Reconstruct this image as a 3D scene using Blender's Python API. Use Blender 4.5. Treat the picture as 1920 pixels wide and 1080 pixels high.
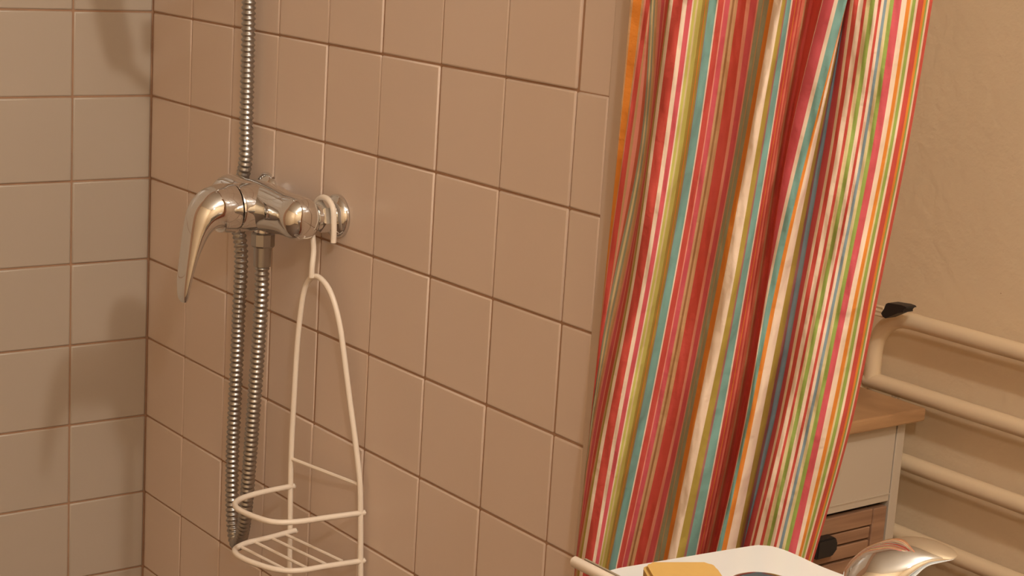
import bpy, bmesh, math, random
import numpy as np
from mathutils import Vector, Matrix
random.seed(7)
for o in list(bpy.data.objects): bpy.data.objects.remove(o)
scene = bpy.context.scene
C = scene.collection

# ------------------------------------------------------------------ camera
P = 0.104                      # tile pitch
ZA = 1.184                     # height of one grout line, reference for the tile grid
CAM = np.array([1.99906, -0.96426, 1.33006])
YAW, PITCH, ROLL, FPX = math.radians(37.84246), math.radians(12.11817), math.radians(3.62898), 3260.56
_f = np.array([-math.cos(YAW)*math.cos(PITCH), math.sin(YAW)*math.cos(PITCH), -math.sin(PITCH)])
_r = np.cross(_f, [0, 0, 1]); _r /= np.linalg.norm(_r); _u = np.cross(_r, _f)
_r, _u = math.cos(ROLL)*_r + math.sin(ROLL)*_u, -math.sin(ROLL)*_r + math.cos(ROLL)*_u
cam = bpy.data.cameras.new('camera'); cam.sensor_width = 36; cam.lens = FPX/1920*36; cam.clip_start = 0.02
co = bpy.data.objects.new('camera', cam); C.objects.link(co)
co.matrix_world = Matrix(((_r[0], _u[0], -_f[0], CAM[0]), (_r[1], _u[1], -_f[1], CAM[1]), (_r[2], _u[2], -_f[2], CAM[2]), (0, 0, 0, 1)))
scene.camera = co

# ------------------------------------------------------------------ light and exposure
scene.view_settings.view_transform = 'Standard'
scene.view_settings.look = 'None'
scene.view_settings.gamma = 1
scene.view_settings.use_curve_mapping = False
scene.view_settings.exposure = 0.0
w = bpy.data.worlds.new('world'); scene.world = w; w.use_nodes = True
w.node_tree.nodes['Background'].inputs[0].default_value = (1, .8, .6, 1)
w.node_tree.nodes['Background'].inputs[1].default_value = 0.02
def point(name, loc, power, size, col):
    l = bpy.data.lights.new(name, 'POINT'); l.energy = power; l.shadow_soft_size = size; l.color = col
    o = bpy.data.objects.new(name, l); C.objects.link(o); o.location = loc; return o
WARM = (1, .945, .85)
point('ceiling_bulb', (2.0, -.16, 2.22), 35, .045, WARM)
point('mirror_bulb', (2.35, -.95, 1.95), 22, .04, WARM)

# ------------------------------------------------------------------ helpers
def ray(x, y):
    d = _f*FPX + _r*(x-960) - _u*(y-540)
    return d/np.linalg.norm(d)
def pix(x, y, ax, val):        # measured picture point -> world point on the plane (axis = value) it lies in
    d = ray(x, y); t = (val-CAM[ax])/d[ax]; return Vector(CAM+t*d)
def pixp(x, y, p0, n):
    d = ray(x, y); p0 = np.array(p0, float); n = np.array(n, float)
    return Vector(CAM+d*(((p0-CAM)@n)/(d@n)))
def lin(c): return tuple((v/12.92 if v <= .04045 else ((v+.055)/1.055)**2.4) for v in [q/255 for q in c])
def link(me, name, m, parent=None, sharp=40):
    me.materials.append(m) if m and not len(me.materials) else None
    me.polygons.foreach_set('use_smooth', [True]*len(me.polygons))
    me.set_sharp_from_angle(angle=math.radians(sharp))
    o = bpy.data.objects.new(name, me); C.objects.link(o)
    if parent: o.parent = parent
    return o
def obj(name, bm, m, parent=None, sharp=40, recalc=True):
    if recalc: bmesh.ops.recalc_face_normals(bm, faces=bm.faces)
    me = bpy.data.meshes.new(name); bm.to_mesh(me); bm.free()
    return link(me, name, m, parent, sharp)
def empty(name, loc=(0, 0, 0)):
    o = bpy.data.objects.new(name, None); o.empty_display_size = .05; C.objects.link(o); o.location = loc
    return o
def tag(o, label, cat, group=None):
    o['label'] = label; o['category'] = cat
    if group: o['group'] = group
    return o
def struct(o, label=None):
    o['kind'] = 'structure'
    if label: o['label'] = label
    return o
def rel(o):                     # parts are modelled in world coordinates; keep them there under a moved parent
    if o.parent: o.matrix_parent_inverse = Matrix.Translation(-o.parent.location)
    return o
def box(bm, a, b, bevel=0, seg=2):
    a, b = Vector(a), Vector(b)
    g = bmesh.ops.create_cube(bm, size=1, matrix=Matrix.Translation((a+b)/2) @ Matrix.Diagonal((*(abs(q) for q in (b-a)), 1)))
    if bevel:
        es = list({e for v in g['verts'] for e in v.link_edges})
        bmesh.ops.bevel(bm, geom=es, offset=bevel, segments=seg, profile=.5, affect='EDGES')
    return bm
def cr(pts, n=8):              # Catmull-Rom through tuples of any length
    pts = [np.array(p, float) for p in pts]; q = [2*pts[0]-pts[1]]+pts+[2*pts[-1]-pts[-2]]; o = []
    for i in range(1, len(q)-2):
        for k in range(n):
            t = k/n; a, b, c, d = q[i-1:i+3]
            o.append(.5*((2*b)+(c-a)*t+(2*a-5*b+4*c-d)*t*t+(-a+3*b-3*c+d)*t**3))
    o.append(pts[-1]); return o
def sweep(bm, pts, rad, seg=12, caps=True, side=None, closed=False):
    """circle (or ellipse: rad = list of (w, t), side = fixed width direction) swept along a path"""
    pts = [Vector(p[:3]) for p in pts]; n = len(pts)
    T = []
    for i in range(n):
        a, b = (pts[(i-1) % n], pts[(i+1) % n]) if closed else (pts[max(i-1, 0)], pts[min(i+1, n-1)])
        T.append((b-a).normalized())
    ref = Vector((0, 0, 1)) if abs(T[0].z) < .9 else Vector((1, 0, 0))
    N = (ref-T[0]*ref.dot(T[0])).normalized(); rings = []
    for i in range(n):
        if side is not None: A = Vector(side); A = (A-T[i]*A.dot(T[i])).normalized()
        else: N = (N-T[i]*N.dot(T[i])).normalized(); A = N
        B = T[i].cross(A)
        r = rad[i] if isinstance(rad, (list, tuple)) else rad
        ra, rb = (r if isinstance(r, (tuple, list, np.ndarray)) else (r, r))
        rings.append([bm.verts.new(pts[i]+A*(ra*math.cos(2*math.pi*k/seg))+B*(rb*math.sin(2*math.pi*k/seg))) for k in range(seg)])
    for i in range(n if closed else n-1):
        a, b = rings[i], rings[(i+1) % n]
        for k in range(seg): bm.faces.new((a[k], a[(k+1) % seg], b[(k+1) % seg], b[k]))
    if caps and not closed: bm.faces.new(rings[0][::-1]); bm.faces.new(rings[-1])
    return bm
def lathe(bm, prof, org, axis, seg=32):
    """profile [(distance along axis, radius)]; radius 0 closes it"""
    axis = Vector(axis).normalized(); org = Vector(org)
    A = axis.orthogonal().normalized(); B = axis.cross(A); prev = None
    for d, r in prof:
        c = org+axis*d
        cur = [bm.verts.new(c)] if r < 1e-6 else [bm.verts.new(c+A*(r*math.cos(2*math.pi*k/seg))+B*(r*math.sin(2*math.pi*k/seg))) for k in range(seg)]
        if prev:
            if len(prev) == 1 and len(cur) > 1:
                for k in range(seg): bm.faces.new((prev[0], cur[(k+1) % seg], cur[k]))
            elif len(cur) == 1 and len(prev) > 1:
                for k in range(seg): bm.faces.new((prev[k], prev[(k+1) % seg], cur[0]))
            else:
                for k in range(seg): bm.faces.new((prev[k], prev[(k+1) % seg], cur[(k+1) % seg], cur[k]))
        prev = cur
    return bm
def prism(bm, poly, h0, h1, fn):
    a = [bm.verts.new(fn(p, h0)) for p in poly]; b = [bm.verts.new(fn(p, h1)) for p in poly]
    bm.faces.new(a[::-1]); bm.faces.new(b); n = len(poly)
    for i in range(n): bm.faces.new((a[i], a[(i+1) % n], b[(i+1) % n], b[i]))
    return bm
def B(): return bmesh.new()

# ------------------------------------------------------------------ materials
def mat(name, col, rough=.5, metal=0, spec=.5, noise=None, bump=None, coat=0, rnd=0):
    m = bpy.data.materials.new(name); m.use_nodes = True; nt = m.node_tree; b = nt.nodes['Principled BSDF']
    b.inputs['Base Color'].default_value = (*col, 1); b.inputs['Roughness'].default_value = rough
    b.inputs['Metallic'].default_value = metal; b.inputs['Specular IOR Level'].default_value = spec
    b.inputs['Coat Weight'].default_value = coat
    tc = nt.nodes.new('ShaderNodeTexCoord'); out = None
    if noise:
        sc, amt = noise
        n = nt.nodes.new('ShaderNodeTexNoise'); n.inputs['Scale'].default_value = sc; n.inputs['Detail'].default_value = 4
        nt.links.new(tc.outputs['Object'], n.inputs['Vector'])
        mx = nt.nodes.new('ShaderNodeMixRGB'); mx.inputs[1].default_value = (*[c*(1-amt) for c in col], 1); mx.inputs[2].default_value = (*[min(1, c*(1+amt)) for c in col], 1)
        nt.links.new(n.outputs['Fac'], mx.inputs[0]); out = mx.outputs[0]; nt.links.new(out, b.inputs['Base Color'])
    if rnd:
        oi = nt.nodes.new('ShaderNodeObjectInfo'); mr = nt.nodes.new('ShaderNodeMapRange')
        mr.inputs['To Min'].default_value = 1-rnd; mr.inputs['To Max'].default_value = 1+rnd
        hs = nt.nodes.new('ShaderNodeHueSaturation'); hs.inputs['Color'].default_value = (*col, 1)
        nt.links.new(oi.outputs['Random'], mr.inputs[0]); nt.links.new(mr.outputs[0], hs.inputs['Value'])
        if out: nt.links.new(out, hs.inputs['Color'])
        nt.links.new(hs.outputs[0], b.inputs['Base Color'])
    if bump:
        n = nt.nodes.new('ShaderNodeTexNoise'); n.inputs['Scale'].default_value = bump[0]; n.inputs['Detail'].default_value = 5
        nt.links.new(tc.outputs['Object'], n.inputs['Vector'])
        bp = nt.nodes.new('ShaderNodeBump'); bp.inputs['Strength'].default_value = bump[1]; bp.inputs['Distance'].default_value = bump[2]
        nt.links.new(n.outputs['Fac'], bp.inputs['Height']); nt.links.new(bp.outputs[0], b.inputs['Normal'])
    return m
def wood_mat(name, c1, c2, scale):
    m = mat(name, c1, .5); nt = m.node_tree; b = nt.nodes['Principled BSDF']
    tc = nt.nodes.new('ShaderNodeTexCoord'); mp = nt.nodes.new('ShaderNodeMapping'); mp.inputs['Scale'].default_value = scale
    n = nt.nodes.new('ShaderNodeTexNoise'); n.inputs['Scale'].default_value = 6; n.inputs['Detail'].default_value = 6; n.inputs['Distortion'].default_value = .6
    r = nt.nodes.new('ShaderNodeValToRGB'); r.color_ramp.elements[0].position = .32; r.color_ramp.elements[1].position = .68
    r.color_ramp.elements[0].color = (*c1, 1); r.color_ramp.elements[1].color = (*c2, 1)
    nt.links.new(tc.outputs['Object'], mp.inputs[0]); nt.links.new(mp.outputs[0], n.inputs['Vector'])
    nt.links.new(n.outputs['Fac'], r.inputs[0]); nt.links.new(r.outputs[0], b.inputs['Base Color'])
    return m
TILE_L = mat('beige_glazed_tile_dimmed', lin((186, 172, 157)), .28, rnd=.004)  # same tile as the mixer wall, darkened to offset the stronger light here
TILE_B = mat('beige_glazed_tile_pink_bounce', lin((224, 203, 188)), .28, rnd=.004)  # same tile again, with the curtain's pink bounce mixed into its colour
GROUT = mat('brown_grout', lin((170, 134, 108)), .9, noise=(60, .2))
PLASTER = mat('beige_plaster', lin((236, 212, 178)), .85, noise=(9, .04), bump=(75, .38, .004))
def specks(m, col):
    nt = m.node_tree; b = nt.nodes['Principled BSDF']; src = b.inputs['Base Color'].links[0].from_socket
    tc = nt.nodes.new('ShaderNodeTexCoord'); v = nt.nodes.new('ShaderNodeTexVoronoi'); v.inputs['Scale'].default_value = 22
    lt = nt.nodes.new('ShaderNodeMath'); lt.operation = 'LESS_THAN'; lt.inputs[1].default_value = .035
    mx = nt.nodes.new('ShaderNodeMixRGB'); mx.inputs[2].default_value = (*col, 1)
    nt.links.new(tc.outputs['Object'], v.inputs['Vector']); nt.links.new(v.outputs['Distance'], lt.inputs[0]); nt.links.new(lt.outputs[0], mx.inputs[0])
    nt.links.new(src, mx.inputs[1]); nt.links.new(mx.outputs[0], b.inputs['Base Color'])
specks(PLASTER, lin((190, 150, 112)))
TRIM = mat('glazed_trim', lin((210, 190, 174)), .3)
CEIL = mat('white_paint', lin((230, 222, 210)), .9)
FLOOR = mat('floor_stone', lin((112, 92, 78)), .5, noise=(14, .12))
CHROME = mat('chrome', (.78, .79, .80), .04, 1)
HOSEM = mat('hose_chrome', (.44, .43, .42), .3, 1)
WIRE = mat('white_plastic_coat', lin((240, 226, 210)), .35)
PAINT = mat('radiator_paint', lin((234, 210, 176)), .5)
WHITE = mat('white_ceramic', lin((218, 221, 222)), .2)
CABW = mat('cabinet_white', lin((200, 186, 168)), .55)
BLACK = mat('black_plastic', lin((38, 34, 34)), .5)
DARK = mat('gap_shade', lin((36, 25, 18)), .8)  # near-black that paints the shade inside the cabinet gaps
WOODT = wood_mat('oak_top', lin((158, 120, 84)), lin((192, 152, 112)), (1.2, 1.2, 14))
WOODD = wood_mat('oak_drawer', lin((142, 106, 82)), lin((172, 134, 106)), (14, .7, 14))
YELLOW = mat('yellow_sponge', lin((198, 160, 90)), .8, noise=(40, .05), bump=(160, .25, .002))
GREYP = mat('grey_plastic', lin((150, 138, 118)), .5)

# ------------------------------------------------------------------ room shell
def wall(name, a, b, m, label):
    return struct(obj(name, box(B(), a, b), m), label)
XE = 8.60*P                    # free end of the mixer wall
wl = wall('wall_left', (-.12, -1.9, 0), (-.0015, .0015, 2.4), GROUT, 'beige tiled shower wall beside the mixer wall')
wb = wall('wall_back', (-.12, .0015, 0), (XE-.006, .11, 2.4), GROUT, 'tiled shower wall with pink bounce in its colour, carrying the chrome mixer')
wr = wall('wall_right', (-.12, .9, 0), (3.3, 1.02, 2.4), PLASTER, 'rough beige plaster wall behind the pipe radiator')
wall('wall_alcove', (-.12, .11, 0), (0, .9, 2.4), PLASTER, 'plaster wall at the end of the alcove')
wall('wall_far_side', (3.3, -1.9, 0), (3.42, 1.02, 2.4), PLASTER, 'plain plaster wall opposite the shower')
wall('wall_front', (-.12, -2.02, 0), (3.42, -1.9, 2.4), PLASTER, 'plain plaster wall facing the mixer wall')
wall('floor', (-.12, -2.02, -.1), (3.42, 1.02, 0), FLOOR, 'brown stone bathroom floor')
wall('ceiling', (-.12, -2.02, 2.4), (3.42, 1.02, 2.5), CEIL, 'plain white ceiling')

def tile_mesh(wd, h, name):
    bm = B(); g = .0009
    box(bm, (g, -.0065, g), (wd-g, 0, h-g))
    es = [e for e in bm.edges if all(abs(v.co.y+.0065) < 1e-6 for v in e.verts)]
    vs = [e for e in bm.edges if abs(e.verts[0].co.y-e.verts[1].co.y) > .001]
    bmesh.ops.bevel(bm, geom=es+vs, offset=.0019, segments=2, profile=.55, affect='EDGES')
    bmesh.ops.recalc_face_normals(bm, faces=bm.faces)
    me = bpy.data.meshes.new(name); bm.to_mesh(me); bm.free()
    me.polygons.foreach_set('use_smooth', [True]*len(me.polygons)); me.set_sharp_from_angle(angle=math.radians(60))
    max(me.polygons, key=lambda f: f.area if f.normal.y < -.9 else 0).use_smooth = False; return me
full = tile_mesh(P, P, 'tile'); full.materials.append(TILE_B)
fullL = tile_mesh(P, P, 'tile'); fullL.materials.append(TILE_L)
cut = tile_mesh(.42*P, P, 'tile'); cut.materials.append(TILE_B)
def put_tile(me, parent, loc, rz):
    o = bpy.data.objects.new('tile', me); C.objects.link(o); o.parent = parent
    o.location = loc; o.rotation_euler = (random.gauss(0, .0005), 0, rz+random.gauss(0, .0005)); return o
for r in range(-8, 11):
    z = ZA-(r+1)*P
    for c in range(9):
        dy = random.gauss(0, .0003)
        if c == 7 and r < 0: dy -= .0012
        if c == 8 and r < 0: dy += .0012
        put_tile(cut if c == 8 else full, wb, (c*P, .0065+dy, z-(.002 if c == 8 and r < 0 else 0)), 0)
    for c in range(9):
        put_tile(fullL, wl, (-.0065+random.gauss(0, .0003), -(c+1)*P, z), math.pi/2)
bm = B(); box(bm, (8.42*P-.0012, -.0003, 0), (XE, .11, 2.4), .0015, 2)
obj('corner_trim', bm, TRIM, wb, sharp=20)

# ------------------------------------------------------------------ shower curtain
ROWY = [30, 280, 550, 800, 1000]
K = [  # picture x of one and the same thread of the cloth at the five heights
 (1180.0, 1157.5, 1131.3, 1105.8, 1084.7), (1184.0, 1159.0, 1131.5, 1105.9, 1084.8), (1200.0, 1169.0, 1132.2, 1106.0, 1084.9), (1207.0, 1171.0, 1134.0, 1106.1, 1085.0),
 (1215.0, 1180.0, 1142.5, 1106.3, 1085.1), (1218.0, 1199.0, 1145.0, 1106.8, 1085.2), (1232.0, 1213.0, 1163.0, 1112.0, 1085.5), (1238.0, 1214.5, 1166.0, 1115.0, 1086.5),
 (1250.0, 1216.5, 1176.0, 1127.0, 1091.0), (1252.0, 1220.0, 1181.0, 1132.0, 1098.0), (1258.3, 1225.8, 1185.8, 1138.3, 1104.2), (1276.7, 1243.7, 1200.8, 1153.3, 1119.5),
 (1325.8, 1290.8, 1244.2, 1195.8, 1155.0), (1380.0, 1343.3, 1295.8, 1246.7, 1201.7), (1395.8, 1361.7, 1313.3, 1265.0, 1218.3),
 (1437.5, 1393.3, 1341.7, 1292.5, 1253.3), (1461.7, 1418.3, 1371.5, 1320.0, 1277.5), (1479.2, 1440.8, 1395.0, 1350.8, 1311.8),
 (1523.3, 1475.0, 1435.3, 1393.3, 1349.5), (1535.8, 1477.0, 1435.9, 1393.8, 1350.0), (1556.7, 1494.2, 1436.6, 1394.4, 1350.6),
 (1564.2, 1501.7, 1440.8, 1396.0, 1352.0), (1580.8, 1515.0, 1451.7, 1401.7, 1359.5), (1581.5, 1520.0, 1459.2, 1410.0, 1368.5),
 (1582.1, 1528.0, 1473.3, 1425.0, 1385.0), (1582.7, 1536.7, 1488.3, 1440.8, 1398.5), (1583.3, 1544.2, 1497.5, 1449.7, 1400.0),
 (1590.8, 1555.8, 1505.0, 1457.5, 1411.0), (1605.8, 1568.3, 1519.2, 1468.3, 1420.0), (1628.3, 1590.8, 1539.2, 1487.5, 1443.0),
 (1636.7, 1598.3, 1546.7, 1495.0, 1449.5), (1672.5, 1635.0, 1582.5, 1531.7, 1486.0), (1686.7, 1648.3, 1594.2, 1543.3, 1500.0),
 (1717.5, 1676.7, 1623.3, 1575.0, 1523.0), (1744.2, 1701.7, 1647.8, 1595.8, 1540.0)]
K = np.array(K)
PAL = {k: lin(v) for k, v in dict(cream=(238, 216, 196), red=(202, 80, 70), crim=(208, 90, 100), pink=(228, 152, 136), teal=(124, 170, 164), lime=(200, 196, 104),
    olive=(172, 150, 68), orange=(224, 138, 52), green=(152, 172, 86), tan=(202, 160, 118), brown=(158, 112, 72), sage=(156, 158, 134), blue=(134, 158, 172),
    plum=(164, 112, 110), pale=(220, 204, 158), rust=(188, 96, 70), salmon=(220, 126, 100)).items()}
def c5(v): return 1110+v/6
def c6(v): return 1350+v/6
ST = [  # right border of each stripe at the middle height, colour
 (1131.5, 'tan'), (1132.2, 'orange'), (1133.2, 'tan'), (1134.0, 'pink'), (1142.5, 'red'), (1143.2, 'tan'), (1144.2, 'pink'), (1145.0, 'rust'), (1149.0, 'sage'), (1153.0, 'pale'), (1157.0, 'sage'), (1163.0, 'tan'), (1166.0, 'pink'),
 (1170.5, 'crim'), (1171.8, 'pink'), (1176.0, 'red'), (1178.5, 'tan'), (1181.0, 'olive'), (c5(455), 'cream'), (c5(545), 'red'), (c5(590), 'cream'), (c5(640), 'crim'), (c5(655), 'cream'), (c5(682), 'lime'), (c5(700), 'pale'),
 (c5(742), 'lime'), (c5(772), 'olive'), (c5(780), 'orange'), (c5(800), 'olive'), (c5(806), 'plum'), (c5(890), 'teal'), (c5(905), 'cream'), (c5(965), 'red'), (c5(978), 'pink'), (c5(1030), 'crim'), (c5(1055), 'tan'),
 (c5(1078), 'brown'), (c5(1115), 'tan'), (c5(1220), 'red'), (c5(1250), 'pink'), (c5(1300), 'crim'), (c5(1312), 'pink'), (c5(1345), 'sage'), (c5(1352), 'tan'), (c5(1390), 'sage'),
 (c5(1450), 'orange'), (1371.5, 'cream'), (c6(185), 'olive'), (c6(203), 'plum'), (c6(270), 'teal'), (c6(285), 'cream'), (c6(318), 'red'), (c6(326), 'orange'), (c6(348), 'red'),
 (c6(366), 'salmon'), (c6(380), 'red'), (c6(408), 'salmon'), (c6(425), 'tan'), (c6(450), 'rust'), (c6(515), 'red'), (1435.6, 'crim'), (1435.9, 'cream'), (1436.6, 'crim'), (1440.8, 'cream'), (c6(610), 'teal'), (c6(655), 'orange'), (c6(740), 'cream'), (c6(800), 'olive'), (c6(830), 'plum'), (c6(885), 'blue'),
 (c6(930), 'crim'), (c6(965), 'cream'), (c6(1015), 'red'), (c6(1065), 'cream'), (c6(1095), 'red'), (c6(1135), 'pale'), (c6(1180), 'green'), (c6(1220), 'cream'), (c6(1250), 'red'), (c6(1282), 'cream'),
 (c6(1315), 'blue'), (c6(1350), 'pale'), (c6(1395), 'green'), (c6(1465), 'crim'), (c6(1520), 'cream'), (c6(1560), 'orange'), (c6(1580), 'pale'), (c6(1615), 'green'), (c6(1640), 'cream'),
 (c6(1695), 'red'), (c6(1720), 'orange'), (c6(1737), 'green'), (c6(1755), 'cream'), (1647.8, 'red')]
FOLD = [(1131.3, -2.2), (1132.2, -1.9), (1136, -1.6), (1145, -1.7), (1160, -1.9), (1169, -.6), (1180, .9), (1190, 1.5), (1200, 1.7), (1216, 1.6), (1228, 1.0), (1240, -.9), (1247, -1.5), (1262, -1.9), (1280, -2.1), (1296, -2.2), (1313, -1.9), (1326, -1.0),
        (1341, .7), (1352, 1.9), (1366, 2.3), (1378, 1.9), (1395, 1.0), (1410, -.3), (1425, -1.6), (1435.3, -2.6), (1435.6, -2.2), (1435.75, -.6), (1435.9, .8), (1436.6, 1.3), (1441, 1.5), (1452, 1.7), (1466, 1.5), (1480, .5), (1490, -.7), (1496, -.7), (1501, .5), (1507, 1.6), (1519, 2.2),
        (1546, 2.8), (1582, 3.0), (1600, 2.6), (1624, 1.2), (1638, -.2), (1647.8, -2.4)]
def curtain():
    cols = [K[0, 2]]; ccol = []
    for b, c in ST:
        w_ = b-cols[-1]
        if w_ < .05: continue
        k = max(1, int(math.ceil(w_/5)))
        a = cols[-1]
        for j in range(k): cols.append(a+w_*(j+1)/k); ccol.append(PAL[c])
    cols = np.array(cols)
    at = np.stack([np.interp(cols, K[:, 2], K[:, j]) for j in range(5)], 1)
    # natural cubic spline down each thread
    x = np.array(ROWY, float); n = 5; h = np.diff(x); A = np.eye(n); 
    for i in range(1, n-1): A[i, i-1:i+2] = h[i-1], 2*(h[i-1]+h[i]), h[i]
    rows = np.linspace(0, 1060, 84); pxs = np.zeros((len(cols), len(rows)))
    for ci in range(len(cols)):
        y = at[ci]; rhs = np.zeros(n)
        for i in range(1, n-1): rhs[i] = 6*((y[i+1]-y[i])/h[i]-(y[i]-y[i-1])/h[i-1])
        M = np.linalg.solve(A, rhs)
        for ri, q in enumerate(rows):
            if q < x[0]: s = (y[1]-y[0])/h[0]-h[0]*(2*M[0]+M[1])/6; pxs[ci, ri] = y[0]+s*(q-x[0]); continue
            if q > x[-1]: s = (y[-1]-y[-2])/h[-1]+h[-1]*(2*M[-1]+M[-2])/6; pxs[ci, ri] = y[-1]+s*(q-x[-1]); continue
            i = min(n-2, max(0, int(np.searchsorted(x, q)-1))); t0 = x[i+1]-q; t1 = q-x[i]
            pxs[ci, ri] = (M[i]*t0**3+M[i+1]*t1**3)/(6*h[i])+(y[i]/h[i]-M[i]*h[i]/6)*t0+(y[i+1]/h[i]-M[i+1]*h[i]/6)*t1
    pxs = np.maximum.accumulate(pxs, axis=0)
    fp = np.array(FOLD); dep = np.interp(cols, fp[:, 0], fp[:, 1])/100
    ker = np.array([1, 2, 1])/4
    ds = np.convolve(np.pad(dep, 1, 'edge'), ker, 'valid'); dep = np.where((cols > 1433) & (cols < 1438), dep, ds)
    th = math.radians(40); P0 = np.array([.915, -.06, 0]); nn = np.array([math.sin(th), -math.cos(th), 0])
    bm = B()
    grid = []
    for ci in range(len(cols)):
        line = []
        for ri, q in enumerate(rows):
            u = cols[ci]; rough = .0018*math.sin(u*.11+q*.013)+.0016*math.sin(u*.05-q*.021+1)+.0008*math.sin(u*.23+q*.047)+.0006*math.sin(u*.4-q*.06)
            if u > 1440: rough += .0022*math.sin(q*.024+u*.02)*min(1, (u-1440)/40) - .0022*math.exp(-((q-597-(u-1540)*.06)/5)**2)
            d = dep[ci]*(1+.12*math.sin(q*.006+u*.01))+rough
            line.append(pixp(pxs[ci, ri], q, P0+nn*d, nn))
        # hang on straight to the rod above and to the hem below
        def ext(a, b, z, damp): k = (z-a.z)/(a.z-b.z); return Vector((a.x+(a.x-b.x)*k*damp, a.y+(a.y-b.y)*k*damp, z))
        ztop, zbot = 1.96, .16
        tops = [ext(line[0], line[14], line[0].z+(ztop-line[0].z)*f, .5) for f in (1, .66, .33)]
        bots = [ext(line[-1], line[-15], line[-1].z+(zbot-line[-1].z)*f, .35) for f in (.25, .5, .75, 1)]
        for b_ in bots: b_.y = max(b_.y, -.2)
        line = tops+line+bots
        grid.append([bm.verts.new(v) for v in line])
    cols_out = []
    for ci in range(len(cols)-1):
        for ri in range(len(grid[0])-1):
            bm.faces.new((grid[ci][ri], grid[ci][ri+1], grid[ci+1][ri+1], grid[ci+1][ri])); cols_out.append(ccol[ci])
    me = bpy.data.meshes.new('curtain_cloth'); bm.to_mesh(me); bm.free()
    at_ = me.color_attributes.new('stripe', 'FLOAT_COLOR', 'CORNER')
    at_.data.foreach_set('color', np.repeat(np.array([(*c, 1) for c in cols_out]), 4, axis=0).ravel())
    m = mat('striped_cloth', (.8, .8, .8), .75, bump=(70, .5, .004)); nt = m.node_tree; b = nt.nodes['Principled BSDF']
    a_ = nt.nodes.new('ShaderNodeAttribute'); a_.attribute_name = 'stripe'
    nt.links.new(a_.outputs['Color'], b.inputs['Base Color'])
    tr = nt.nodes.new('ShaderNodeBsdfTranslucent'); nt.links.new(a_.outputs['Color'], tr.inputs['Color'])
    mx = nt.nodes.new('ShaderNodeMixShader'); mx.inputs[0].default_value = .24
    nt.links.new(b.outputs[0], mx.inputs[1]); nt.links.new(tr.outputs[0], mx.inputs[2]); nt.links.new(mx.outputs[0], nt.nodes['Material Output'].inputs['Surface'])
    cl = link(me, 'shower_curtain', m, None, 180)
    tag(cl, 'red, cream, teal and orange vertically striped cloth curtain hanging in folds', 'curtain')
curtain()

# ------------------------------------------------------------------ shower mixer
ZC = ZA-1.708*P; XC = .375; YB = -.047
mx_ = tag(empty('shower_mixer', (XC, 0, ZC)), 'chrome single-lever shower mixer mounted on the tiled wall', 'mixer tap')
def part(name, bm, m, parent, **k): return rel(obj(name, bm, m, parent, **k))
prof = [(-.094, 0), (-.0935, .008), (-.091, .0155), (-.086, .0205), (-.078, .0232), (-.068, .0236), (-.055, .0232), (-.04, .0236), (-.022, .0256), (0, .0265)]
prof = prof+[(-d, r) for d, r in prof[-2::-1]]
body = part('body', lathe(B(), prof, (XC, YB, ZC), (1, 0, 0), 40), CHROME, mx_)
bm = lathe(B(), [(.012, .0), (.012, .0252), (.034, .0262), (.0368, .0252), (.0368, 0)], (XC, YB, ZC), (0, -1, 0), 40)
part('cartridge_neck', bm, CHROME, mx_)
lev = [(-.0845, 0, .0245, .0245), (-.087, 0, .0262, .0262), (-.098, .0005, .0268, .0262), (-.109, -.001, .0258, .024), (-.119, -.008, .0232, .0185), (-.1265, -.021, .020, .0125), (-.1325, -.04, .0175, .0085),
       (-.137, -.06, .0155, .0062), (-.1398, -.078, .0135, .0048), (-.1405, -.092, .0105, .0038), (-.1400, -.0975, .006, .0025)]
cv = cr(lev, 6)
part('lever', sweep(B(), [(XC, p[0], ZC+p[1]) for p in cv], [(p[2], p[3]) for p in cv], 28, side=(1, 0, 0)), CHROME, mx_, sharp=60)
part('temperature_mark', lathe(B(), [(0, .0), (0, .0032), (.0006, .0028), (.0008, 0)], (XC+.004, YB-.0245, ZC-.0235), (0, -.3, -1), 12), BLACK, mx_)
for s in (-1, 1):
    x = XC+s*.075
    part('connector', lathe(B(), [(.006, 0), (.006, .0135), (.026, .0135), (.026, 0)], (x, YB, ZC), (0, 1, 0), 28), CHROME, mx_)
    part('union_nut', lathe(B(), [(.022, 0), (.022, .0145), (.0235, .0165), (.034, .0165), (.0355, .0145), (.0355, 0)], (x, YB, ZC), (0, 1, 0), 6), CHROME, mx_, sharp=25)
    part('escutcheon', lathe(B(), [(0, .0235), (.003, .0235), (.006, .0215), (.0095, .016), (.0115, .0125), (.0115, 0)], (x, -.0004, ZC), (0, -1, 0), 40), CHROME, mx_)
part('hose_outlet', lathe(B(), [(.018, 0), (.018, .0095), (.0283, .0095), (.0283, 0)], (XC, YB, ZC), (0, 0, -1), 24), CHROME, mx_)

# ------------------------------------------------------------------ shower hose
hz = ZC
hs = tag(empty('shower_hose', (XC, YB, ZC-.06)), 'ribbed chrome shower hose looping below the mixer and rising behind it', 'hose')
path = [(XC, YB, ZC-.062)]+[tuple(pix(x, y, 1, yy)) for x, y, yy in [(490, 560, -.047), (482, 680, -.047), (473, 800, -.046), (466, 890, -.044), (459, 970, -.040), (451, 1012, -.034)]]
path += [tuple(pix(x, y, 1, yy)) for x, y, yy in [(443, 1018, -.028), (437, 985, -.024), (435, 930, -.022), (436, 850, -.02), (441, 740, -.019), (447, 600, -.018), (452, 470, -.016), (440, 388, -.012), (459, 312, -.015), (462, 220, -.0165), (466, 20, -.0165)]]
e = path[-1]; path += [(e[0]+.001, -.020, e[2]+.03), (e[0]+.002, -.052, e[2]+.062)]
fine = [Vector(p) for p in cr(path, 40)]
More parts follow.
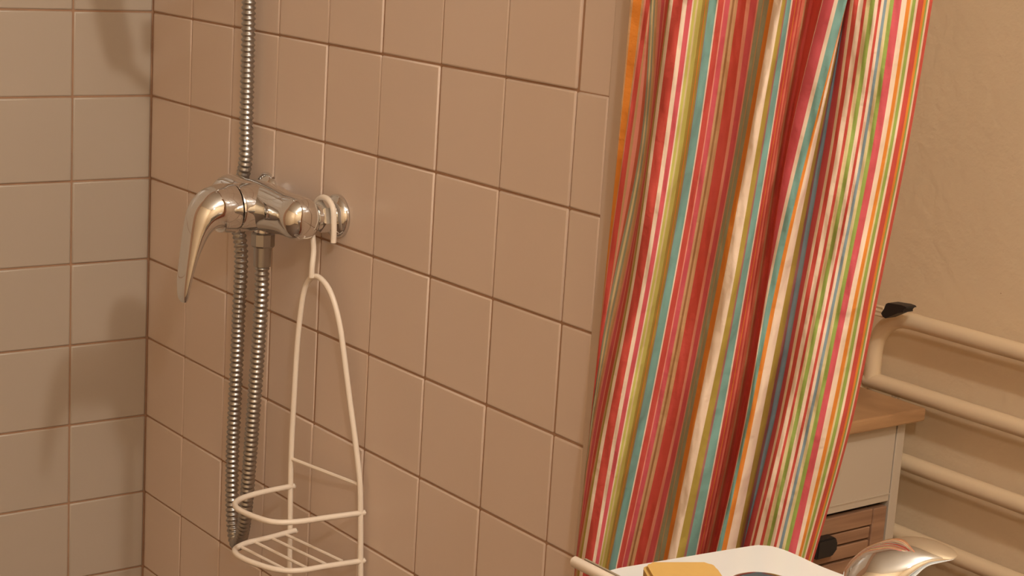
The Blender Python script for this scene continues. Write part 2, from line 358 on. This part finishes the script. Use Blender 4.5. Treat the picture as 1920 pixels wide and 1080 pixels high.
# resample evenly
L = [0]
for a, b in zip(fine, fine[1:]): L.append(L[-1]+(b-a).length)
tot = L[-1]; step = .0058/4; N = int(tot/step); s_ = np.linspace(0, tot, N)
arr = np.array([tuple(v) for v in fine]); pts = np.stack([np.interp(s_, L, arr[:, k]) for k in range(3)], 1)
rr = [.0080 if i % 4 in (0, 1) else .0064 for i in range(N)]
part('ribbed_tube', sweep(B(), [tuple(q) for q in pts], rr, 12), HOSEM, hs, sharp=70)
part('coupling_nut', lathe(B(), [(.0285, 0), (.0285, .0118), (.030, .0132), (.0425, .0132), (.0445, .0115), (.0445, 0)], (XC, YB, ZC), (0, 0, -1), 10), HOSEM, hs, sharp=25)
part('ferrule', lathe(B(), [(.044, 0), (.044, .0098), (.066, .0092), (.0665, 0)], (XC, YB, ZC), (0, 0, -1), 20), HOSEM, hs)

# ------------------------------------------------------------------ wall bracket and hand shower just above the frame
top = Vector(path[-1])
br = tag(empty('shower_bracket', (top.x, 0, top.z+.03)), 'chrome wall bracket holding the hand shower above the mixer', 'bracket')
part('base_plate', lathe(B(), [(0, .024), (.008, .024), (.012, .019), (.012, 0)], (top.x, -.0004, top.z+.03), (0, -1, 0), 28), CHROME, br)
part('holder', lathe(B(), [(.010, 0), (.010, .016), (.033, .015), (.033, 0)], (top.x, 0, top.z+.03), (0, -1, 0), 20), CHROME, br)
hd = tag(empty('hand_shower', (top.x, -.038, top.z)), 'chrome hand shower resting in its wall bracket', 'shower head')
axis = Vector((0, -.28, 1)).normalized()
part('handle', lathe(B(), [(0, 0), (0, .012), (.012, .0175), (.12, .0175), (.17, .0175), (.17, 0)], top+Vector((0, -.004, 0)), axis, 20), CHROME, hd)
hc = top+axis*.19
part('spray_head', lathe(B(), [(-.012, 0), (-.012, .015), (0, .034), (.016, .036), (.02, .032), (.02, 0)], hc+Vector((0, .012, 0)), (0, -1, -.35), 28), CHROME, hd)

# ------------------------------------------------------------------ wire caddy
cp0 = np.array([.424, -.031, 0]); cdir = np.array([.1065, .0205, 0]); cn = np.array([cdir[1], -cdir[0], 0])
def cad(x, y): return pixp(x, y, cp0, cn)
cd = tag(empty('shower_caddy', cad(590, 520)), 'white plastic-coated wire shower caddy hooked over the mixer connector', 'shower caddy')
R1, R2 = .0031, .0021
legs = [cad(*q) for q in [(543, 1250), (543, 1080), (544, 960), (546, 850), (551, 750), (557, 650), (563, 590), (569, 550), (577, 528), (590, 518), (603, 524), (617, 543), (628, 572), (637, 610), (645, 665), (655, 745), (664, 810), (671, 868), (675, 910), (676, 980), (676, 1080), (676, 1250)]]
part('frame', sweep(B(), cr(legs, 6), R1, 10), WIRE, cd)
lt = cad(590, 518)
hk = [lt+Vector((0, -.004, -.001)), lt+Vector((0, -.0035, .012)), cad(588, 470), cad(586, 440)]
cx = XC+.075; yh = -.021; rh = .0195
hook_top = [Vector((cx-rh-.001, yh+.002, ZC-.012)), Vector((cx-rh, yh+.003, ZC+.003))]
for k in range(1, 8):
    a = math.pi-k*math.pi/8*1.0; hook_top.append(Vector((cx+rh*math.cos(a), yh+.004, ZC+.003+.0175*math.sin(a))))
hook_top += [Vector((cx+rh, yh+.004, ZC+.0)), Vector((cx+rh+.001, yh+.004, ZC-.012)), Vector((cx+rh+.001, yh+.004, ZC-.024))]
part('hook', sweep(B(), cr(hk+hook_top, 5), R1, 10), WIRE, cd)
part('cross_bar', sweep(B(), [cad(546, 860), cad(676, 910)], R2, 8), WIRE, cd)
def rail(name, l, rgt, mids, r):
    a, b = cad(*l), cad(*rgt); z0, z1 = a.z, b.z; pts = [a+Vector((0, .004, 0)), a]
    for i, (x, y) in enumerate(mids):
        z = z0+(z1-z0)*(i+1)/(len(mids)+1); pts.append(pix(x, y, 2, z))
    pts += [b, b+Vector((0, .004, 0))]
    part(name, sweep(B(), cr(pts, 8), r, 10), WIRE, cd); return pts
rail('guard_rail', (545, 912), (676, 962), [(500, 921), (462, 931), (444, 940), (441, 948), (450, 957), (480, 970), (515, 979), (560, 978), (610, 971)], R1)
rail('basket_rim', (549, 996), (676, 1052), [(505, 1008), (467, 1017), (447, 1025), (440, 1033), (450, 1044), (480, 1057), (520, 1068), (560, 1070), (610, 1062)], R1)
zr = (cad(549, 996).z+cad(676, 1052).z)/2
for a, b in [((451, 1025), (533, 1067)), ((473, 1014), (577, 1066)), ((505, 1007), (611, 1058)), ((533, 1001), (641, 1052))]:
    part('rack_wire', sweep(B(), [pix(*a, 2, zr), pix(*b, 2, zr)], R2*.85, 8), WIRE, cd)

# ------------------------------------------------------------------ pipe radiator
YR = .866; RP = .0115
rad = tag(empty('pipe_radiator', (.47, .9, .55)), 'beige painted tubular pipe radiator on the plaster wall', 'radiator')
zp = [pix(x, y, 1, YR).z for x, y in ((1800, 628), (1780, 759), (1780, 897), (1700, 1006))]; xl = pix(1639, 665, 1, YR).x
t = [(1.9, YR, zp[0]), (.62, YR, zp[0]), (xl+.062, YR, zp[0])]
for k in range(1, 9):
    a = math.pi/2*k/8; t.append((xl+.055-.055*math.sin(a), YR, zp[0]-.055+.055*math.cos(a)))
t.append((xl, YR, zp[1]-RP*.2))
part('bent_pipe', sweep(B(), t, RP, 16), PAINT, rad)
for z in zp[1:]: part('pipe', sweep(B(), [(xl-RP*.6, YR, z), (1.0, YR, z), (1.9, YR, z)], RP, 16), PAINT, rad)
part('riser', sweep(B(), [(xl-.02, YR, zp[1]), (xl-.02, YR, zp[3])], RP*.9, 16), PAINT, rad)
for x in (1.2, 1.75):
    for z in zp: part('wall_bracket', sweep(B(), [(x, YR, z), (x, .9005, z)], .006, 8), PAINT, rad)
for q in (1676, 1683):
    c = pix(q, 741, 1, YR); bm = B()
    sweep(bm, [(c.x+.0032*math.cos(a), c.y, c.z+.0075*math.sin(a)) for a in np.linspace(0, 2*math.pi, 13)[:-1]], .0008, 6, closed=True)
    part('hanging_ring', bm, WIRE, rad)
# black clip at the bend
ck = tag(empty('black_clip', pix(1675, 585, 1, .84)), 'small black plastic clip sitting on the radiator pipe bend', 'clip')
poly = [pix(x, y, 1, .822) for x, y in [(1652, 588), (1654, 584), (1657, 580), (1661, 570), (1665, 568), (1690, 572), (1698, 575), (1700, 578), (1696, 579), (1693, 582), (1693, 586), (1684, 587), (1672, 592), (1660, 597), (1655, 594)]]
part('clip_body', prism(B(), poly, 0, .02, lambda p, h: (p.x, p.y+h, p.z)), BLACK, ck, sharp=30)
for y in (576, 584, 592):
    a = pix(1657, y+1, 1, .85); part('clip_wire', sweep(B(), [a, a-Vector((.05, 0, .001))], .0022, 8), PAINT, ck)

# ------------------------------------------------------------------ cabinet
XF, YS, YL, HB = .569, .822, .44, .7085
cb = tag(empty('cabinet', (.4, .63, 0)), 'white cabinet with oak top and oak lower drawer beside the radiator', 'cabinet')
TH = .016
bm = B(); box(bm, (.18, YS-TH, 0), (XF, YS, HB), .001); part('side_panel', bm, CABW, cb, sharp=20)
bm = B(); box(bm, (.18, YL, 0), (XF, YL+TH, HB), .001); part('side_panel', bm, CABW, cb, sharp=20)
bm = B(); box(bm, (.18, YL+TH, .02), (.19, YS-TH, HB)); part('back_panel', bm, CABW, cb)
bm = B(); box(bm, (.19, YL+TH, .04), (XF-.02, YS-TH, .056)); part('bottom_panel', bm, CABW, cb)
bm = B(); box(bm, (XF-.03, YL+TH, .7066), (XF, YS-TH, HB)); part('top_rail', bm, CABW, cb)
bm = B(); box(bm, (XF-.03, YL+TH, .70-.001), (XF-.012, YS-TH, .7075)); box(bm, (XF-.03, YL+TH, .058), (XF-.016, YS-TH, .60)); part('gap_shade_filler', bm, DARK, cb)  # dark boards behind the fronts, painted as the shade in the drawer gaps
bm = B(); box(bm, (.16, YL-.02, HB), (XF+.018, YS+.016, .727), .003, 2); part('top_board', bm, WOODT, cb, sharp=20)
bm = B(); box(bm, (XF-.012, YL+TH+.002, .5975), (XF, YS-TH-.0025, .7026), .001)
dw = part('drawer_front', bm, CABW, cb, sharp=20); dw['label'] = 'white upper drawer front'
bm = B(); box(bm, (XF, YL+TH+.002, .6075), (XF+.0012, YS-TH-.0025, .6090)); part('bottom_lip', bm, CABW, dw)
c = pix(1565, 881, 0, XF+.014)
part('knob', lathe(B(), [(0, 0), (0, .005), (.008, .006), (.012, .011), (.018, .010), (.021, 0)], (XF, c.y, c.z), (1, 0, 0), 20), CABW, dw)
def wood_drawer(z1, z0):
    d = empty('wood_drawer', (XF, .63, z0)); d.parent = cb; d.matrix_parent_inverse = Matrix.Translation(-cb.location)
    bm = B(); y0, y1 = YL+TH+.002, YS-TH-.0035
    def sub(name, a, b, m=WOODD):
        bmq = B(); box(bmq, a, b, .0012, 1); o = obj(name, bmq, m, d, sharp=20); o.matrix_parent_inverse = Matrix.Translation(-Vector((XF, .63, z0))); return o
    sub('drawer_stile', (XF-.012, y1-.026, z0), (XF, y1, z1)); sub('drawer_stile', (XF-.012, y0, z0), (XF, y0+.026, z1))
    z = z1; n = 0
    hs_ = [.0245, .0175, .0205, .0205, .0175, .0245]; sc = (z1-z0-.0030*5)/sum(hs_)
    for h in hs_:
        h *= sc; sub('slat', (XF-.012, y0+.0265, z-h), (XF-(.001 if n in (0, 5) else .003), y1-.0265, z)); z -= h+.0030; n += 1
    ph = sub('pull', (XF-.002, .655, 0), (XF+.004, .66, .001), BLACK)
    bpy.data.objects.remove(ph)
    return d, z1
d1, _ = wood_drawer(.5905, .462)
def pull(d, yc, zc):
    bm = B(); poly = [(-.021, -.013), (.009, -.013), (.017, -.005), (.017, .006), (.012, .013), (-.021, .013)]
    prism(bm, poly, 0, .016, lambda p, h: (XF+h-.003, yc+p[0], zc+p[1])); bmesh.ops.bevel(bm, geom=list(bm.edges), offset=.002, segments=2, affect='EDGES')
    o = obj('pull', bm, BLACK, d); o.matrix_parent_inverse = Matrix.Translation(-(Vector(cb.location)*0+Vector(d.location))); o['label'] = 'black drawer pull'
c = pix(1549, 1026, 0, XF+.008); pull(d1, c.y, c.z)
d2, _ = wood_drawer(.455, .327); pull(d2, c.y, .391)
d3, _ = wood_drawer(.32, .06); pull(d3, c.y, .19)

# ------------------------------------------------------------------ wash basin
ZS = .88
sk = tag(empty('wash_basin', (1.45, -.2, 0)), 'white ceramic wash basin in front of the striped curtain', 'basin')
left = [(1.129, -.176), (1.1305, -.187), (1.139, -.1945), (1.16, -.1975), (1.30, -.2), (1.36, -.235), (1.42, -.30), (1.50, -.34), (1.60, -.34), (1.68, -.30), (1.72, -.2)]
right = [(1.70, -.09), (1.64, -.0), (1.55, .04), (1.44, .045), (1.36, .03), (1.305, -.002), (1.268, -.026), (1.232, -.036), (1.2, -.0405), (1.178, -.0400), (1.162, -.0402), (1.1510, -.0430), (1.1450, -.049), (1.1420, -.058), (1.1355, -.115)]
outl = [tuple(q) for q in cr(left+right+[left[0]], 5)[:-1]]
hole = [(1.50+.155*math.cos(a), -.155+.115*math.sin(a)) for a in np.linspace(0, 2*math.pi, 49)[:-1]]
bm = B()
vo = [bm.verts.new((x, y, ZS)) for x, y in outl]; vh = [bm.verts.new((x, y, ZS)) for x, y in hole]
eo = [bm.edges.new((vo[i], vo[(i+1) % len(vo)])) for i in range(len(vo))]; eh = [bm.edges.new((vh[i], vh[(i+1) % len(vh)])) for i in range(len(vh))]
bmesh.ops.triangle_fill(bm, edges=eo+eh, use_beauty=True)
def inset(lp, k, z, c): return [((x-c[0])*k+c[0], (y-c[1])*k+c[1], z) for x, y in lp]
prev = vo
for k, z in ((1.003, ZS-.002), (1.004, ZS-.02), (.985, ZS-.045), (.9, ZS-.1), (.7, ZS-.17), (.45, ZS-.2)):
    cur = [bm.verts.new(p) for p in inset(outl, k, z, (1.47, -.14))]
    for i in range(len(cur)): bm.faces.new((prev[i], prev[(i+1) % len(cur)], cur[(i+1) % len(cur)], cur[i]))
    prev = cur
bm.faces.new(prev)
prev = vh
for k, z in ((.97, ZS-.006), (.93, ZS-.03), (.8, ZS-.09), (.5, ZS-.125), (.12, ZS-.13)):
    cur = [bm.verts.new(p) for p in inset(hole, k, z, (1.5, -.155))]
    for i in range(len(cur)): bm.faces.new((prev[i], prev[(i+1) % len(cur)], cur[(i+1) % len(cur)], cur[i]))
    prev = cur
bm.faces.new(prev)
part('bowl', bm, WHITE, sk, sharp=50)
part('pedestal', lathe(B(), [(0, 0), (0, .12), (.03, .11), (.3, .075), (.6, .085), (.7, .1), (.7, 0)], (1.48, -.145, 0), (0, 0, 1), 28), WHITE, sk)
part('drain', lathe(B(), [(0, 0), (0, .02), (.003, .018), (.003, 0)], (1.5, -.155, ZS-.13), (0, 0, 1), 20), CHROME, sk)

# white rail at the basin's side
rl = tag(empty('towel_rail', (1.12, -.205, ZS)), 'slim white round-ended rail along the side of the wash basin', 'towel rail')
ra = pix(1077, 1053, 2, ZS-.001)
dirx = Vector((1, .008, 0))
RB = .0041
bar = [ra+dirx*q for q in (-.0017, -.0012, 0, .1, .2, .3)]
part('bar', sweep(B(), bar, [.0016, .0031, RB, RB, RB, RB], 16), WIRE, rl)
ga = ra+Vector((.004, .0066, .0015))
bm = B(); box(bm, ga+Vector((0, -.0009, -.006)), ga+Vector((.3, .0009, .001))); part('backing_strip', bm, GREYP, rl)

# yellow sponge
sp = B(); pa, pb, pc = pix(1204, 1063, 2, ZS+.022), pix(1212, 1055, 2, ZS+.022), pix(1352, 1066, 2, ZS+.022)
ax_ = (pix(1335, 1056, 2, ZS+.022)-pb); ln = ax_.length; ax_.normalize(); ay_ = Vector((ax_.y, -ax_.x, 0))
oc = pb-ay_*.002
poly = []
Wd, Dp, rc = ln+.006, .04, .008
def corner(cx_, cy_, a0): return [(cx_+rc*math.cos(a0+k*math.pi/8), cy_+rc*math.sin(a0+k*math.pi/8)) for k in range(5)]
poly = corner(rc, rc, math.pi)+corner(Wd-rc, rc, -math.pi/2)+corner(Wd-rc, Dp-rc, 0)+corner(rc, Dp-rc, math.pi/2)
prism(sp, poly, ZS+.0004, ZS+.022, lambda p, h: tuple(Vector((oc.x, oc.y, 0))+ax_*(p[0]-.003)+ay_*(p[1]+.0016*math.sin(p[0]*70))+Vector((0, 0, h))))
bmesh.ops.bevel(sp, geom=[e for e in sp.edges if abs(e.verts[0].co.z-e.verts[1].co.z) < 1e-5], offset=.0025, segments=2, affect='EDGES')
so = obj('sponge', sp, YELLOW); tag(so, 'yellow sponge lying on the white basin rim', 'sponge')

# small round metal tin on the rim
tc_ = pix(1425, 1071, 2, ZS+.009)+Vector((.021, -.016, 0)); tc_.z = ZS
tn = lathe(B(), [(.0003, 0), (.0003, .026), (.0075, .026), (.009, .0248), (.0085, .022), (.0075, 0)], tc_, (0, 0, 1), 40)
tag(obj('metal_tin', tn, CHROME), 'small round polished metal tin lying on the basin rim', 'tin')

# basin tap
ft = tag(empty('basin_tap', (1.33, -.15, ZS)), 'chrome single-lever basin tap with rounded lever', 'tap')
ZL = .948
base = pix(1648, 1085, 2, ZL); ce = Vector((base.x, base.y, ZS))
tip = pix(1790, 1036, 2, ZL+.004)
part('tap_body', lathe(B(), [(.0, 0), (.0, .027), (.004, .026), (.01, .0225), (.045, .0215), (.048, .0205), (.048, 0)], ce, (0, 0, 1), 32), CHROME, ft)
dl = (tip-Vector((ce.x, ce.y, tip.z))); ln = dl.length; dl.normalize(); sd = Vector((-dl.y, dl.x, 0))
vn = np.array([_f[0], _f[1], 0]); cev = np.array([ce.x, ce.y, 0])
secp = [(1583, 1082, 1090, .003), (1588, 1068, 1112, .012), (1602, 1049, 1128, .017), (1625, 1030, 1140, .021), (1655, 1018, 1140, .023), (1682, 1013, 1110, .0225), (1705, 1012.5, 1078, .021), (1728, 1015, 1054, .019), (1752, 1020, 1046, .0165), (1774, 1027.5, 1042, .013), (1787, 1033, 1040, .008), (1793, 1036, 1038, .003)]
sec = []
for x, y0, y1, wd in secp:
    a, b = pixp(x, y0, cev, vn), pixp(x, y1, cev, vn); m_ = (a+b)/2; sec.append((m_.x, m_.y, m_.z, wd, (a.z-b.z)/2))
cv = cr(sec, 5)
rings = B(); prevr = None
for q in cv:
    c0 = Vector(q[:3]); sv = Vector((_f[0], _f[1], 0)).normalized(); NS = 28
    ring = [rings.verts.new(c0+sv*(q[3]*math.cos(2*math.pi*k/NS))+Vector((0, 0, q[4]*math.sin(2*math.pi*k/NS)))) for k in range(NS)]
    if prevr:
        for k in range(NS): rings.faces.new((prevr[k], prevr[(k+1) % NS], ring[(k+1) % NS], ring[k]))
    else: rings.faces.new(ring)
    prevr = ring
rings.faces.new(prevr)
part('lever', rings, CHROME, ft, sharp=70)
sp_ = Vector((.85, -.5, 0)).normalized()
part('spout', sweep(B(), cr([ce+Vector((0, 0, .022)), ce+sp_*.03+Vector((0, 0, .03)), ce+sp_*.07+Vector((0, 0, .034)), ce+sp_*.095+Vector((0, 0, .026)), ce+sp_*.1+Vector((0, 0, .016))], 6), .0105, 16), CHROME, ft)
